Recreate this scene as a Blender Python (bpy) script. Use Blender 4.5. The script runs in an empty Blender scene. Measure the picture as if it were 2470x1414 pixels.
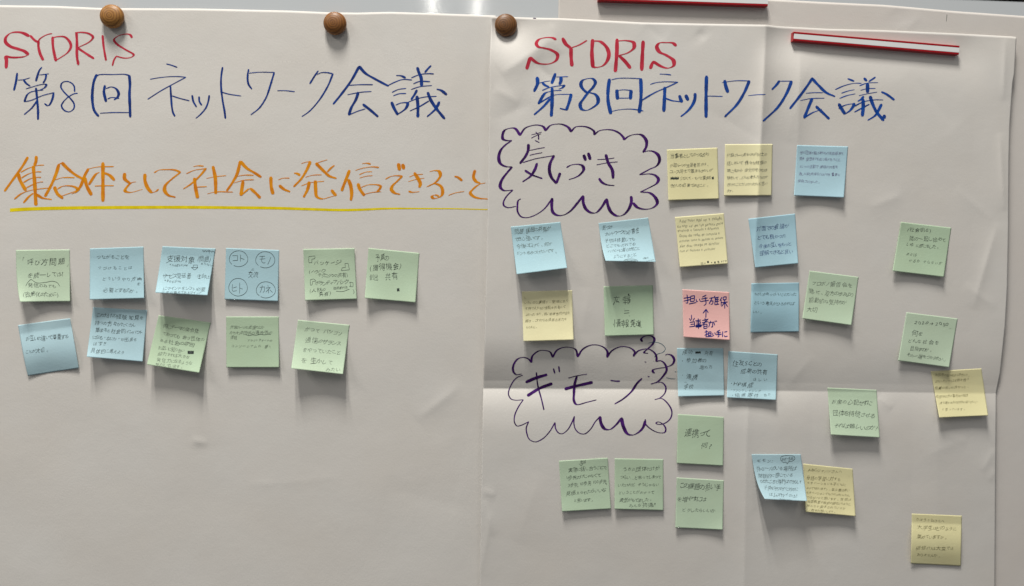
import bpy, math, random
import numpy as np

# ------------------------------------------------------------------ camera
S = bpy.context.scene
W0, H0 = 2470.0, 1414.0            # the photograph's frame, used to read positions off the board plane
FPX = 1780.0                       # focal length in those pixels
DIST = 1.094                       # metres from lens to board
CZ = 1.45
yaw, pitch = math.radians(3.8), 0.031
fwd = np.array([math.sin(yaw)*math.cos(pitch), math.cos(yaw)*math.cos(pitch), -math.sin(pitch)])
right = np.cross(fwd, [0, 0, 1.0]); right /= np.linalg.norm(right)
up = np.cross(right, fwd)
ROLL = -0.0125
r2 = right*math.cos(ROLL) - up*math.sin(ROLL)
u2 = right*math.sin(ROLL) + up*math.cos(ROLL)
right, up = r2, u2
CAM = np.array([-math.tan(yaw)*DIST, -DIST, CZ + math.tan(pitch)*DIST])
cd = bpy.data.cameras.new('camera'); cam = bpy.data.objects.new('camera', cd)
S.collection.objects.link(cam); S.camera = cam
from mathutils import Matrix
M = Matrix([[right[0], up[0], -fwd[0], CAM[0]], [right[1], up[1], -fwd[1], CAM[1]],
            [right[2], up[2], -fwd[2], CAM[2]], [0, 0, 0, 1]])
cam.matrix_world = M
cd.sensor_fit = 'HORIZONTAL'; cd.sensor_width = 36.0; cd.lens = 36.0*FPX/W0
cd.clip_start = 0.02; cd.clip_end = 60.0
# ------------------------------------------------------------------ world (dim indoor bounce light), exposure
w = bpy.data.worlds.new("World"); S.world = w; w.use_nodes = True
w.node_tree.nodes['Background'].inputs[0].default_value = (0.96, 0.98, 1.0, 1)
w.node_tree.nodes['Background'].inputs[1].default_value = 0.13
S.view_settings.view_transform = 'Standard'; S.view_settings.look = 'None'
S.view_settings.exposure = 0.0; S.view_settings.gamma = 1.0
S.render.engine = 'CYCLES'

def tube(name, x, y0, y1, z, power, width=0.03, col=(1.0, 0.965, 0.90)):
    """a ceiling tube, or an added lamp higher up, running away from the board"""
    l = bpy.data.lights.new(name, 'AREA'); l.shape = 'RECTANGLE'
    l.size = width; l.size_y = abs(y1-y0); l.energy = power; l.color = col
    o = bpy.data.objects.new(name, l); S.collection.objects.link(o)
    o.location = (x, (y0+y1)/2, z)
    return o
# the twin-tube fixture whose reflection streaks the bare top of the whiteboard
for tx in (-0.265, -0.01):
    tube('ceiling_tube', tx, -2.20, -3.60, 3.0, 5.0)
# lamps added high in an imagined hall, raking out the long note shadows
tube('added_lamp', -0.92, -0.95, -2.05, 5.6, 138, 0.20)
tube('added_lamp', -0.42, -0.95, -2.05, 5.6, 138, 0.20)
tube('added_lamp', -3.4, -1.2, -3.6, 4.2, 75, 0.7)  # added at the left so the vertical fold shades
tube('added_lamp', 1.8, -3.0, -6.0, 6.0, 30, 0.8)  # weak fill added from the right

# ------------------------------------------------------------------ helpers
rnd = random.Random(7)
def ray(px, py):
    px = np.asarray(px, float); py = np.asarray(py, float)
    a = (px - W0/2)/FPX; b = -(py - H0/2)/FPX
    return fwd[None, :] + a.reshape(-1, 1)*right[None, :] + b.reshape(-1, 1)*up[None, :]
def onboard(px, py, h):
    """point on the plane h metres in front of the board that is seen at px,py"""
    d = ray(px, py); h = np.broadcast_to(np.asarray(h, float).reshape(-1), (d.shape[0],))
    t = (-h - CAM[1])/d[:, 1]
    return CAM[None, :] + d*t[:, None]
def mesh_obj(name, V, F, mat, parent=None, smooth=False):
    me = bpy.data.meshes.new(name); V = np.asarray(V, float)
    F = np.asarray(F)
    me.vertices.add(len(V)); me.vertices.foreach_set('co', V.ravel())
    k = F.shape[1]
    me.loops.add(F.size); me.loops.foreach_set('vertex_index', F.ravel().astype(np.int32))
    me.polygons.add(len(F)); me.polygons.foreach_set('loop_start', np.arange(0, F.size, k, dtype=np.int32))
    me.polygons.foreach_set('loop_total', np.full(len(F), k, dtype=np.int32))
    me.update(calc_edges=True); me.validate()
    me.polygons.foreach_set('use_smooth', np.full(len(me.polygons), smooth))
    me.materials.append(mat)
    o = bpy.data.objects.new(name, me); S.collection.objects.link(o)
    if parent: o.parent = parent
    return o
def tag(o, label=None, cat=None, group=None, kind=None):
    if label: o['label'] = label
    if cat: o['category'] = cat
    if group: o['group'] = group
    if kind: o['kind'] = kind
    return o
def solid(o, t):
    m = o.modifiers.new('thickness', 'SOLIDIFY'); m.thickness = t; m.offset = -1.0
def interp(pts):
    a = np.array(pts, float)
    return lambda v: np.interp(v, a[:, 0], a[:, 1])
def sstep(a, b, x):
    t = np.clip((x-a)/(b-a), 0, 1); return t*t*(3-2*t)
def noise2(x, y, seed, n=9, lam=(120, 420)):
    r = random.Random(seed); v = np.zeros_like(np.asarray(x, float))
    for i in range(n):
        L = r.uniform(*lam); a = r.uniform(0, 2*math.pi); p = r.uniform(0, 6.28)
        v = v + L/lam[1]*np.sin(2*math.pi*(x*math.cos(a)+y*math.sin(a))/L + p + 1.3*np.sin(2*math.pi*(y*math.cos(a)-x*math.sin(a))/(L*1.7)+p*2))
    return v/n**0.5
def ridge(x, y, x0, y0, x1, y1, w, amp, asym=1.0):
    """a soft dent or crease along a segment"""
    dx, dy = x1-x0, y1-y0; L2 = dx*dx+dy*dy; L = math.sqrt(L2)
    t = ((x-x0)*dx+(y-y0)*dy)/L2
    d = ((x-x0)*dy-(y-y0)*dx)/L
    ww = np.where(d > 0, w*asym, w)
    e = np.clip(t, 0, 1)-t
    return amp*np.exp(-(np.sqrt(d*d+4)/ww))*np.exp(-(e*L/(w*1.3))**2)*np.sin(np.pi*np.clip(t*0.9+0.05, 0, 1))**0.7

# ------------------------------------------------------------------ materials
def principled(name):
    m = bpy.data.materials.new(name); m.use_nodes = True
    return m, m.node_tree, m.node_tree.nodes['Principled BSDF']
def paper_mat(name, col, var=0.03, rough=0.65, bump=0.00012, scale=1.0, transl=0.0):
    m, nt, b = principled(name)
    tc = nt.nodes.new('ShaderNodeTexCoord')
    n = nt.nodes.new('ShaderNodeTexNoise'); n.inputs['Scale'].default_value = 7*scale; n.inputs['Detail'].default_value = 5
    nt.links.new(tc.outputs['Object'], n.inputs['Vector'])
    r = nt.nodes.new('ShaderNodeValToRGB')
    r.color_ramp.elements[0].position = 0.3; r.color_ramp.elements[1].position = 0.7
    c = np.array(col)
    r.color_ramp.elements[0].color = (*(c*(1-var)*np.array([1.01, 0.995, 0.985])), 1)
    r.color_ramp.elements[1].color = (*np.minimum(c*(1+var*0.6)*np.array([0.995, 1.0, 1.01]), 1), 1)
    nt.links.new(n.outputs['Fac'], r.inputs['Fac'])
    if scale > 2:                               # pads differ a little from sheet to sheet
        oi = nt.nodes.new('ShaderNodeObjectInfo'); hv = nt.nodes.new('ShaderNodeHueSaturation')
        m1 = nt.nodes.new('ShaderNodeMapRange'); m1.inputs['To Min'].default_value = 0.93; m1.inputs['To Max'].default_value = 1.05
        m2 = nt.nodes.new('ShaderNodeMapRange'); m2.inputs['To Min'].default_value = 1.08; m2.inputs['To Max'].default_value = 0.88
        for m_, k_ in ((m1, 'Value'), (m2, 'Saturation')):
            nt.links.new(oi.outputs['Random'], m_.inputs['Value']); nt.links.new(m_.outputs['Result'], hv.inputs[k_])
        nt.links.new(r.outputs['Color'], hv.inputs['Color']); nt.links.new(hv.outputs['Color'], b.inputs['Base Color'])
    else: nt.links.new(r.outputs['Color'], b.inputs['Base Color'])
    b.inputs['Roughness'].default_value = rough
    b.inputs['Specular IOR Level'].default_value = 0.25
    f = nt.nodes.new('ShaderNodeTexNoise'); f.inputs['Scale'].default_value = 420; f.inputs['Detail'].default_value = 6
    nt.links.new(tc.outputs['Object'], f.inputs['Vector'])
    f2 = nt.nodes.new('ShaderNodeTexNoise'); f2.inputs['Scale'].default_value = 26; f2.inputs['Detail'].default_value = 3
    nt.links.new(tc.outputs['Object'], f2.inputs['Vector'])
    ad = nt.nodes.new('ShaderNodeMath'); ad.operation = 'MULTIPLY_ADD'; ad.inputs[1].default_value = 3.2
    nt.links.new(f2.outputs['Fac'], ad.inputs[0]); nt.links.new(f.outputs['Fac'], ad.inputs[2])
    bp = nt.nodes.new('ShaderNodeBump'); bp.inputs['Strength'].default_value = 1.0; bp.inputs['Distance'].default_value = bump
    nt.links.new(ad.outputs[0], bp.inputs['Height']); nt.links.new(bp.outputs['Normal'], b.inputs['Normal'])
    return m
def ink_mat(name, col, col2=None, rough=0.55, scale=90, alpha=1.0):
    m, nt, b = principled(name)
    tc = nt.nodes.new('ShaderNodeTexCoord')
    n = nt.nodes.new('ShaderNodeTexNoise'); n.inputs['Scale'].default_value = scale; n.inputs['Detail'].default_value = 4
    nt.links.new(tc.outputs['Object'], n.inputs['Vector'])
    r = nt.nodes.new('ShaderNodeValToRGB'); r.color_ramp.elements[0].position = 0.35; r.color_ramp.elements[1].position = 0.68
    r.color_ramp.elements[0].color = (*col, 1); r.color_ramp.elements[1].color = (*(col2 or [min(1, c*1.35+0.004) for c in col]), 1)
    nt.links.new(n.outputs['Fac'], r.inputs['Fac']); nt.links.new(r.outputs['Color'], b.inputs['Base Color'])
    b.inputs['Roughness'].default_value = 0.7; b.inputs['Specular IOR Level'].default_value = 0.08
    b.inputs['Alpha'].default_value = alpha
    return m
PAPER = paper_mat('poster_paper', (0.688, 0.665, 0.630), 0.018)
PAPER2 = paper_mat('poster_paper_back', (0.67, 0.635, 0.60), 0.018)
NOTE = {'blue': paper_mat('blue_note_paper', (0.43, 0.63, 0.70), 0.025, scale=3),
        'sky': paper_mat('bright_blue_note_paper', (0.375, 0.60, 0.70), 0.025, scale=3),
        'green': paper_mat('green_note_paper', (0.495, 0.635, 0.465), 0.025, scale=3),
        'yellow': paper_mat('yellow_note_paper', (0.79, 0.745, 0.43), 0.025, scale=3),
        'pink': paper_mat('pink_note_paper', (0.84, 0.48, 0.455), 0.025, scale=3)}
INK = {'red': ink_mat('red_marker', (0.50, 0.018, 0.045), (0.66, 0.045, 0.085), alpha=0.88),
       'blue': ink_mat('blue_marker', (0.005, 0.028, 0.18), (0.008, 0.055, 0.31), alpha=0.90),
       'blueR': ink_mat('bright_blue_marker', (0.004, 0.045, 0.26), (0.005, 0.08, 0.43), alpha=0.88),
       'orange': ink_mat('orange_marker', (0.70, 0.215, 0.002), (0.86, 0.34, 0.004), alpha=0.88),
       'yellow': ink_mat('yellow_marker', (0.72, 0.56, 0.006), (0.86, 0.70, 0.012)),
       'purple': ink_mat('purple_marker', (0.028, 0.006, 0.065), (0.085, 0.018, 0.19)),
       'navy': ink_mat('navy_pen', (0.008, 0.012, 0.13), (0.012, 0.02, 0.22)),
       'teal': ink_mat('teal_pen', (0.03, 0.10, 0.15)),
       'pen': ink_mat('black_ballpoint', (0.018, 0.026, 0.026), (0.07, 0.085, 0.08), scale=260),
       'pencil': ink_mat('grey_pencil', (0.06, 0.08, 0.065), (0.17, 0.20, 0.165), scale=260),
       'olive': ink_mat('faded_pen_on_yellow', (0.11, 0.10, 0.045), (0.21, 0.19, 0.085), scale=260),
       'violet': ink_mat('violet_ballpoint', (0.14, 0.10, 0.22), (0.2, 0.17, 0.32), scale=260)}

# ------------------------------------------------------------------ wall and whiteboard
wallm = paper_mat('painted_wall', (0.62, 0.60, 0.57), 0.02, bump=0.0004)
def box(name, x0, x1, y0, y1, z0, z1, mat, parent=None, bevel=0.0):
    V = [(x, y, z) for x in (x0, x1) for y in (y0, y1) for z in (z0, z1)]
    F = [(0, 1, 3, 2), (4, 6, 7, 5), (0, 4, 5, 1), (2, 3, 7, 6), (0, 2, 6, 4), (1, 5, 7, 3)]
    o = mesh_obj(name, V, F, mat, parent)
    if bevel:
        b = o.modifiers.new('bevel', 'BEVEL'); b.width = bevel; b.segments = 3
    return o
tag(box('wall', -4, 4, 0.035, 0.1, 0, 2.9, wallm), kind='structure')
bm_, nt, b = principled('whiteboard_enamel')
tc = nt.nodes.new('ShaderNodeTexCoord'); n = nt.nodes.new('ShaderNodeTexNoise')
n.inputs['Scale'].default_value = 60; n.inputs['Detail'].default_value = 6
mp = nt.nodes.new('ShaderNodeMapping'); mp.inputs['Scale'].default_value = (1.0, 1, 0.25)
nt.links.new(tc.outputs['Object'], mp.inputs['Vector']); nt.links.new(mp.outputs['Vector'], n.inputs['Vector'])
r = nt.nodes.new('ShaderNodeMapRange'); r.inputs['To Min'].default_value = 0.055; r.inputs['To Max'].default_value = 0.10
nt.links.new(n.outputs['Fac'], r.inputs['Value']); nt.links.new(r.outputs['Result'], b.inputs['Roughness'])
b.inputs['Base Color'].default_value = (0.60, 0.63, 0.655, 1)
bp = nt.nodes.new('ShaderNodeBump'); bp.inputs['Distance'].default_value = 0.000008
nt.links.new(n.outputs['Fac'], bp.inputs['Height']); nt.links.new(bp.outputs['Normal'], b.inputs['Normal'])
railm, nt, b = principled('dark_anodised_rail')
b.inputs['Base Color'].default_value = (0.06, 0.06, 0.065, 1); b.inputs['Metallic'].default_value = 0.2; b.inputs['Roughness'].default_value = 0.4
board = bpy.data.objects.new('whiteboard', None); S.collection.objects.link(board); board.location = (0, 0, 0.95)
tag(board, 'glossy white enamel whiteboard with light streaks, behind all the paper sheets', 'whiteboard')
zt = onboard([2440], [-0.4], 0.0012)[0][2]
def bbox_(*a, **k):
    o = box(*a, **k); o.parent = board; o.matrix_parent_inverse = board.matrix_world.inverted(); return o
bpy.context.view_layer.update()
bbox_('panel', -1.75, 1.75, 0.0, 0.018, 0.80, zt-0.002, bm_)
bbox_('frame_rail', -1.78, 1.78, -0.0012, 0.03, zt, zt+0.028, railm, bevel=0.0004)
bbox_('frame_rail', -1.78, 1.78, -0.012, 0.03, 0.77, 0.798, railm, bevel=0.002)
bbox_('frame_rail', -1.78, -1.752, -0.012, 0.03, 0.80, zt-0.002, railm, bevel=0.002)
bbox_('frame_rail', 1.752, 1.78, -0.012, 0.03, 0.80, zt-0.002, railm, bevel=0.002)

# ------------------------------------------------------------------ sheet surfaces: height in metres in front of the board
mm = 0.001
yc_f = interp([(1150, 937), (1500, 938), (1750, 941), (2000, 944), (2420, 949)])
amp_f = interp([(1150, 0.88), (1300, 0.84), (1500, 0.68), (1650, 0.55), (1800, 0.50), (2000, 0.42), (2420, 0.36)])
ampb_f = interp([(1150, 1.15), (1500, 1.0), (1640, 0.85), (1880, 0.75), (1960, 0.5), (2200, 0.45), (2260, 0.6), (2420, 0.45)])
_d = np.linspace(-420, 700, 2241)
_su = np.interp(_d, [-420, -330, -130, -70, -26, -21, -17, -2, 0], [0.0, 0.028, -0.02, -0.17, -0.30, -0.30, -0.20, -0.27, 0])*(_d <= 0)
_sd = np.interp(_d, [0, 3, 22, 60, 110, 400, 700], [0, 0.34, 0.25, 0.09, -0.012, -0.022, 0.0])*(_d > 0)
_hu = -np.cumsum(_su[::-1])[::-1]*0.5; _hu -= _hu[np.searchsorted(_d, 0)]
_hd = np.cumsum(_sd)*0.5; _hd -= _hd[np.searchsorted(_d, 0)]
vx_f = interp([(40, 1849), (300, 1837), (500, 1827), (800, 1812), (1100, 1800), (1414, 1795), (1800, 1790)])
va_f = interp([(40, 0.52), (250, 0.60), (480, 0.50), (640, 0.28), (900, 0.10), (1030, 0.14), (1300, 0.14), (1800, 0.08)])
def HR(x, y):
    x = np.asarray(x, float); y = np.asarray(y, float)
    d = y - yc_f(x)
    h = 3.2 + 0.61*(amp_f(x)*np.interp(d, _d, _hu)*(d <= 0) + ampb_f(x)*np.interp(d, _d, _hd)*(d > 0))
    dv = x - vx_f(y)                                     # vertical fold standing proud
    h = h + va_f(y)*0.61*np.where(dv > 0, 34*np.exp(-np.sqrt(dv*dv+0.6)/34.0), 22*np.exp(-np.sqrt(dv*dv+0.6)/22.0)+12)
    h = h + 0.20*0.61*25*np.exp(-np.sqrt((x-1932+0.03*(y-100))**2+6)/25.0)*(1-sstep(250, 420, y))
    h = h + 0.26*noise2(x, y, 3) + 0.05*noise2(x, y, 5, 8, (50, 140))
    # crumples
    for a in [(1215, 175, 1330, 95, 24, 3.0), (1290, 150, 1340, 200, 16, -1.6), (1330, 60, 1345, 130, 18, 1.6),
              (2175, 470, 2100, 500, 14, 0.9), (1500, 95, 1480, 160, 24, 0.9), (1960, 110, 1900, 330, 30, 0.9), (2200, 180, 2300, 300, 40, -0.9),
              (1195, 215, 1250, 245, 14, 1.1), (1190, 290, 1280, 250, 20, -1.0), (1560, 62, 1600, 95, 16, -0.9),
              (1685, 75, 1700, 95, 14, -1.0), (1700, 260, 1840, 340, 26, -0.8), (1200, 130, 1215, 60, 10, 0.8),
              (2425, 100, 2420, 235, 9, 1.8), (2412, 330, 2422, 500, 9, 1.9), (2405, 545, 2350, 735, 13, 1.8),
              (2330, 690, 2400, 740, 14, 0.8), (2310, 460, 2400, 535, 13, 0.6), (2300, 110, 2330, 150, 9, 0.6),
              (2400, 1085, 2370, 1135, 10, 0.9), (2400, 1135, 2385, 1160, 8, 0.7), (2150, 985, 2120, 960, 13, 0.8),
              (1165, 1185, 1195, 1195, 9, 1.0), (1168, 1210, 1190, 1290, 10, 1.0), (1160, 1380, 1185, 1240, 9, 0.9),
              (1420, 700, 1405, 800, 22, 0.7), (1610, 840, 1720, 905, 18, 0.5), (1960, 860, 1900, 930, 20, 0.7),
              (1300, 1150, 1250, 1300, 40, 0.9), (2330, 1060, 2230, 1100, 24, 0.8), (2260, 1040, 2330, 1065, 12, 0.5)]:
        h = h + ridge(x, y, *a)
    edge = sstep(2340, 2440, x)*(1-sstep(760, 940, y))
    h = h + 1.6*edge
    # pinned flat under the round magnet and the bar, and kept off the sheet beneath everywhere
    k = np.exp(-((x-1220)**2+(y-61)**2)/55.0**2)
    h = h*(1-k) + 2.3*k
    ax, ay, bx, by = 1912, 88, 2314, 122
    t = np.clip(((x-ax)*(bx-ax)+(y-ay)*(by-ay))/((bx-ax)**2+(by-ay)**2), 0, 1)
    k = np.exp(-(((x-ax-t*(bx-ax))**2+(y-ay-t*(by-ay))**2))/62.0**2)
    h = h*(1-k) + 2.9*k
    return (1.85+0.45*np.logaddexp(0, (h-1.85)/0.45))*mm
def HL(x, y):
    x = np.asarray(x, float); y = np.asarray(y, float)
    h = 1.5 + 0.58*noise2(x*0.9, y, 11, 9, (200, 620)) + 0.03*noise2(x, y, 13, 8, (70, 160))
    for a in [(462, 1062, 500, 1070, 8, 1.1), (480, 1070, 470, 920, 22, 1.2), (1010, 1010, 1110, 930, 22, 1.6), (600, 1165, 660, 1170, 8, 0.35),
              (1030, 960, 1060, 1060, 30, -0.6), (1160, 900, 1090, 1220, 45, -1.0), (940, 1180, 1160, 1230, 40, -0.8),
              (300, 40, 250, 190, 30, -0.5), (880, 60, 1000, 250, 40, -0.7), (640, 1170, 820, 1150, 20, 0.4)]:
        h = h + ridge(x, y, *a)
    for mx, my in ((272, 39), (809, 56)):
        k = np.exp(-((x-mx)**2+(y-my)**2)/50.0**2); h = h*(1-k) + 0.8*k
    k = sstep(1090, 1165, x); h = h*(1-k) + 0.75*k
    return (0.72+0.30*np.logaddexp(0, (h-0.72)/0.30))*mm
def HB(x, y):
    x = np.asarray(x, float); y = np.asarray(y, float)
    h = 0.5 + 0.10*noise2(x, y, 21, 8, (150, 400)) + 0.22*np.exp(-((x-1880)/30.0)**2)
    h = h + ridge(x, y, 2160, 25, 2175, 60, 16, -0.6) + ridge(x, y, 2180, 80, 2220, 35, 9, 0.45)
    return np.clip(h, 0.25, 0.95)*mm

def sheet(name, Hf, xl, xr, yt, ybot, nx, ys_extra, mat):
    s = np.linspace(0, 1, nx)
    t = np.unique(np.concatenate([np.linspace(0, 1, 300), ys_extra]))
    sg, tg = np.meshgrid(s, t)
    y = 40 + tg*(ybot-40); x = np.zeros_like(y)
    for _ in range(4):
        x = xl(y) + sg*(xr(y)-xl(y)); yy = yt(x); y = yy + tg*(ybot-yy)
    x, y = x.ravel(), y.ravel()
    V = onboard(x, y, Hf(x, y))
    ny = len(t); idx = np.arange(nx*ny).reshape(ny, nx)
    F = np.stack([idx[:-1, :-1], idx[1:, :-1], idx[1:, 1:], idx[:-1, 1:]], -1).reshape(-1, 4)
    o = mesh_obj(name, V, F, mat, smooth=True); solid(o, 0.00010)
    return o
ext = (np.linspace(880, 985, 140)-50)/(1790-50)
RS = sheet('paper_sheet', HR,
     interp([(40, 1186), (150, 1181), (508, 1176.5), (920, 1166), (1060, 1163), (1414, 1157), (1800, 1150)]),
     interp([(90, 2452), (180, 2447), (200, 2443), (299, 2436), (388, 2434), (547, 2433), (695, 2430), (785, 2425), (900, 2413), (947, 2403.5), (1118, 2402), (1414, 2400), (1800, 2396)]),
     interp([(1185, 40), (1290, 43), (1350, 44), (1430, 48), (1550, 54.5), (1700, 57.5), (1850, 60), (1875, 63.5), (2000, 70), (2130, 73), (2300, 80.5), (2440, 88), (2455, 90)]),
     1790, 420, ext, PAPER)
tag(RS, 'right hand white poster sheet with a horizontal fold and two purple clouds', 'paper sheet')
LS = sheet('paper_sheet', HL, interp([(0, -92), (1800, -112)]), interp([(0, 1196), (1800, 1172)]),
     interp([(-100, 10), (0, 13), (130, 14.5), (250, 20), (480, 21), (700, 26), (790, 30), (860, 31), (940, 29), (1040, 32), (1180, 37), (1220, 39)]),
     1785, 320, [], PAPER)
tag(LS, 'left hand white poster sheet with an orange line of writing underlined in yellow', 'paper sheet')
BS = sheet('paper_sheet', HB, interp([(-60, 1349), (1800, 1300)]), interp([(-60, 2640), (1800, 2560)]),
     interp([(1340, -40), (1500, -33), (1700, -15), (1868, -1), (2000, 6), (2130, 12), (2200, 18), (2300, 27), (2470, 39), (2650, 47)]),
     1760, 300, [], PAPER2)
tag(BS, 'blank white poster sheet showing behind the top and right of the cloud poster', 'paper sheet')

# ------------------------------------------------------------------ strokes: marker lines swept with a chisel nib
def catmull(P, step=1.6):
    P = np.asarray(P, float)
    if len(P) == 2:
        n = max(2, int(np.hypot(*(P[1]-P[0]))/step)+1)
        return P[0]+(P[1]-P[0])*np.linspace(0, 1, n)[:, None]
    Q = np.vstack([2*P[0]-P[1], P, 2*P[-1]-P[-2]]); out = []
    for i in range(1, len(Q)-2):
        p0, p1, p2, p3 = Q[i-1:i+3]
        t0 = 0; t1 = max(1e-3, np.linalg.norm(p1-p0))**0.5; t2 = t1+max(1e-3, np.linalg.norm(p2-p1))**0.5; t3 = t2+max(1e-3, np.linalg.norm(p3-p2))**0.5
        n = max(2, int(np.linalg.norm(p2-p1)/step)+1)
        for t in np.linspace(t1, t2, n, endpoint=False):
            A1 = (t1-t)/(t1-t0)*p0+(t-t0)/(t1-t0)*p1; A2 = (t2-t)/(t2-t1)*p1+(t-t1)/(t2-t1)*p2; A3 = (t3-t)/(t3-t2)*p2+(t-t2)/(t3-t2)*p3
            B1 = (t2-t)/(t2-t0)*A1+(t-t0)/(t2-t0)*A2; B2 = (t3-t)/(t3-t1)*A2+(t-t1)/(t3-t1)*A3
            out.append((t2-t)/(t2-t1)*B1+(t-t1)/(t2-t1)*B2)
    out.append(P[-1]); return np.array(out)
def parse(s, off, sc):
    res = []
    for st in s.split(';'):
        cur = []
        for tok in st.split():
            c = tok.endswith('c'); a, b_ = tok.rstrip('c').split(',')
            p = (off[0]+float(a)*sc, off[1]+float(b_)*sc); cur.append(p)
            if c:
                if len(cur) > 1: res.append(cur)
                cur = [p]
        if len(cur) > 1: res.append(cur)
    return res
def ribbon(P, nib, ang, tmin, wob=0.07, step=1.6):
    """centre line -> pixel polygon strip (left, right points)"""
    C = catmull(P, step)
    T = np.gradient(C, axis=0); L = np.linalg.norm(T, axis=1); T = T/np.maximum(L, 1e-6)[:, None]
    N = np.stack([-T[:, 1], T[:, 0]], 1)
    a = math.radians(ang); nx_, ny_ = nib*math.cos(a), -nib*math.sin(a)
    cr = np.abs(T[:, 0]*ny_-T[:, 1]*nx_)/2
    hw = np.sqrt(cr**2+tmin**2)
    k = rnd.uniform(0, 6.28)
    s = np.arange(len(C))*step
    hw = hw*(1+wob*np.sin(s/9.0+k)+wob*0.6*np.sin(s/3.7+2*k))
    e = np.minimum(1, 0.55+0.45*np.minimum(np.arange(len(C)), np.arange(len(C))[::-1])*step/max(1.0, tmin*1.5+nib*0.12))
    hw = hw*e
    ext_ = min(1.2, hw[0]*0.5)
    C[0] -= T[0]*ext_; C[-1] += T[-1]*ext_
    return C+N*hw[:, None], C-N*hw[:, None]
def strokes_mesh(name, strokes, mapper, mat, parent, eps=0.16):
    """strokes: list of (points, nib, angle, tmin)"""
    V, F, k = [], [], 0
    for i, (P, nib, ang, tm) in enumerate(strokes):
        A, B = ribbon(P, nib, ang, tm)
        n = len(A); X = np.empty((2*n, 2)); X[0::2] = A; X[1::2] = B
        V.append(mapper(X[:, 0], X[:, 1], (eps+0.012*(i % 9))*mm))
        j = np.arange(n-1)*2+k
        F.append(np.stack([j, j+2, j+3, j+1], 1)); k += 2*n
    o = mesh_obj(name, np.vstack(V), np.vstack(F), mat, parent, smooth=True)
    return o
def sheet_map(Hf): return lambda x, y, e: onboard(x, y, Hf(x, y)+e)
def group(zone, nib, ang, tm, s):
    off, sc = zone
    return [(p, nib, ang, tm) for p in parse(s, off, sc)]
A_ = ((0, 0), .22624); B_ = ((340, 120), .16194); C_ = ((700, 0), .22635); D_ = ((0, 360), .18219)
E_ = ((400, 360), .17004); F_ = ((780, 360), .17004); G_ = ((1160, 0), .21216); H_ = ((1270, 160), .16599)
I_ = ((1660, 140), .21053); J_ = ((1180, 280), .18387); K_ = ((1210, 790), .20511)
mL, mR = sheet_map(HL), sheet_map(HR)

st = group(A_, 9, 25, 1.1, "310,385 250,355 190,343 110,355 60,405 60,450 110,495 200,525 265,550 295,580 270,600 200,612 120,612 60,600c 68,640 65,725")
st += group(A_, 6.5, 20, 1.1, "322,380 370,430 405,450;555,358 500,370 430,410 410,435c 410,500 430,580 460,640;560,395 565,500 595,650;550,405 620,390 690,395 745,450 755,500 720,560 595,645;815,350 820,450 820,600 835,690;800,350 870,345 950,360 990,395 960,440 825,510c 900,560 1000,625")
st += group(A_, 5.2, 20, 1.0, "1093,378 1105,500 1130,645;1408,402 1385,370 1330,365 1250,390 1215,425 1240,465 1330,525 1425,585 1400,610 1330,620 1240,600c 1215,640 1198,700")
strokes_mesh('red_lettering', st, mL, INK['red'], LS)
st = group(A_, 5.2, 10, 1.0, "183,780 172,860 148,965;190,855 250,850 320,830;250,850 280,890 320,918;445,718 420,750 382,865;420,800 520,787;492,790 485,840 460,885;275,948 350,925 430,903 492,902 480,930 420,965;460,960 400,965 320,985 290,1010 258,1085c 330,1070 450,1020 572,988c 560,1050 530,1115 510,1128 475,1105;383,940 395,1050 405,1180 405,1275;395,1075 340,1150 258,1222")
st += group(A_, 3.2, 10, 1.2, "828,995 790,1000 735,1030 680,1080 655,1130 690,1180 740,1192 785,1160 790,1110 750,1050 690,990 650,930 660,885 710,868 760,885 790,920 795,978")
st += group(A_, 6.4, 5, 1.1, "1030,795 1000,870 985,980 985,1080 1005,1180 1050,1240;1020,815 1060,797 1200,795 1330,793 1378,805c 1385,900 1380,1000 1385,1150 1388,1248;1068,1207 1200,1200 1375,1200;1118,912 1108,980 1130,1083;1130,945 1190,928 1240,950 1265,1000 1250,1040 1215,1065;1148,1055 1190,1040 1270,1050")
st += group(B_, 4.4, 10, 1.0, "378,212 450,230 540,263;135,440 250,420 400,403 560,400 668,410c 500,500 300,610 100,738;438,540 448,700 460,850 478,940 505,990;465,688 580,725 720,760;762,680 780,770 825,850;865,700 870,770 903,825;1017,680 1005,760 970,860 900,950 818,1022;1215,262 1195,400 1193,550 1215,750 1245,920 1258,1025;1182,625 1300,660 1493,690;1603,292 1588,400 1600,510 1650,585;1610,350 1750,335 1985,338c 1930,520 1860,720 1760,870 1635,970;2032,610 2150,610 2290,625")
st += group(C_, 5.0, 15, 1.0, "298,755 260,810 208,893;285,795 330,775 385,773 455,787c 400,920 300,1080 200,1190 125,1243")
st += group(C_, 7.5, 12, 1.1, "735,708 650,860 540,1010 458,1110;735,708 800,780 900,840 1045,917;625,910 740,903 880,903;610,1010 740,985 865,975;725,985 700,1060 650,1150 625,1225c 720,1185 800,1160;775,1112 850,1170 935,1243;1130,805 1180,808 1230,830;1035,915 1130,870 1200,848 1298,853;1085,985 1150,955 1235,943;1098,1022 1160,1000 1235,997;1080,1090 1105,1150 1145,1222;1125,1120 1180,1098 1250,1100 1235,1150 1190,1190 1135,1222;1355,720 1370,770 1395,830 1400,915;1500,700 1470,730 1435,772;1290,830 1380,795 1470,785 1530,788;1312,893 1380,868 1490,870;1288,955 1380,925 1510,912;1350,960 1330,1000 1290,1060;1255,1090 1330,1060 1430,1035 1560,1027;1350,1025 1360,1120 1360,1248;1275,1183 1370,1140 1480,1075;1465,985 1500,1070 1560,1160 1645,1265;1590,1085 1550,1160 1460,1243;1562,950 1610,965 1668,1010")
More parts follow.
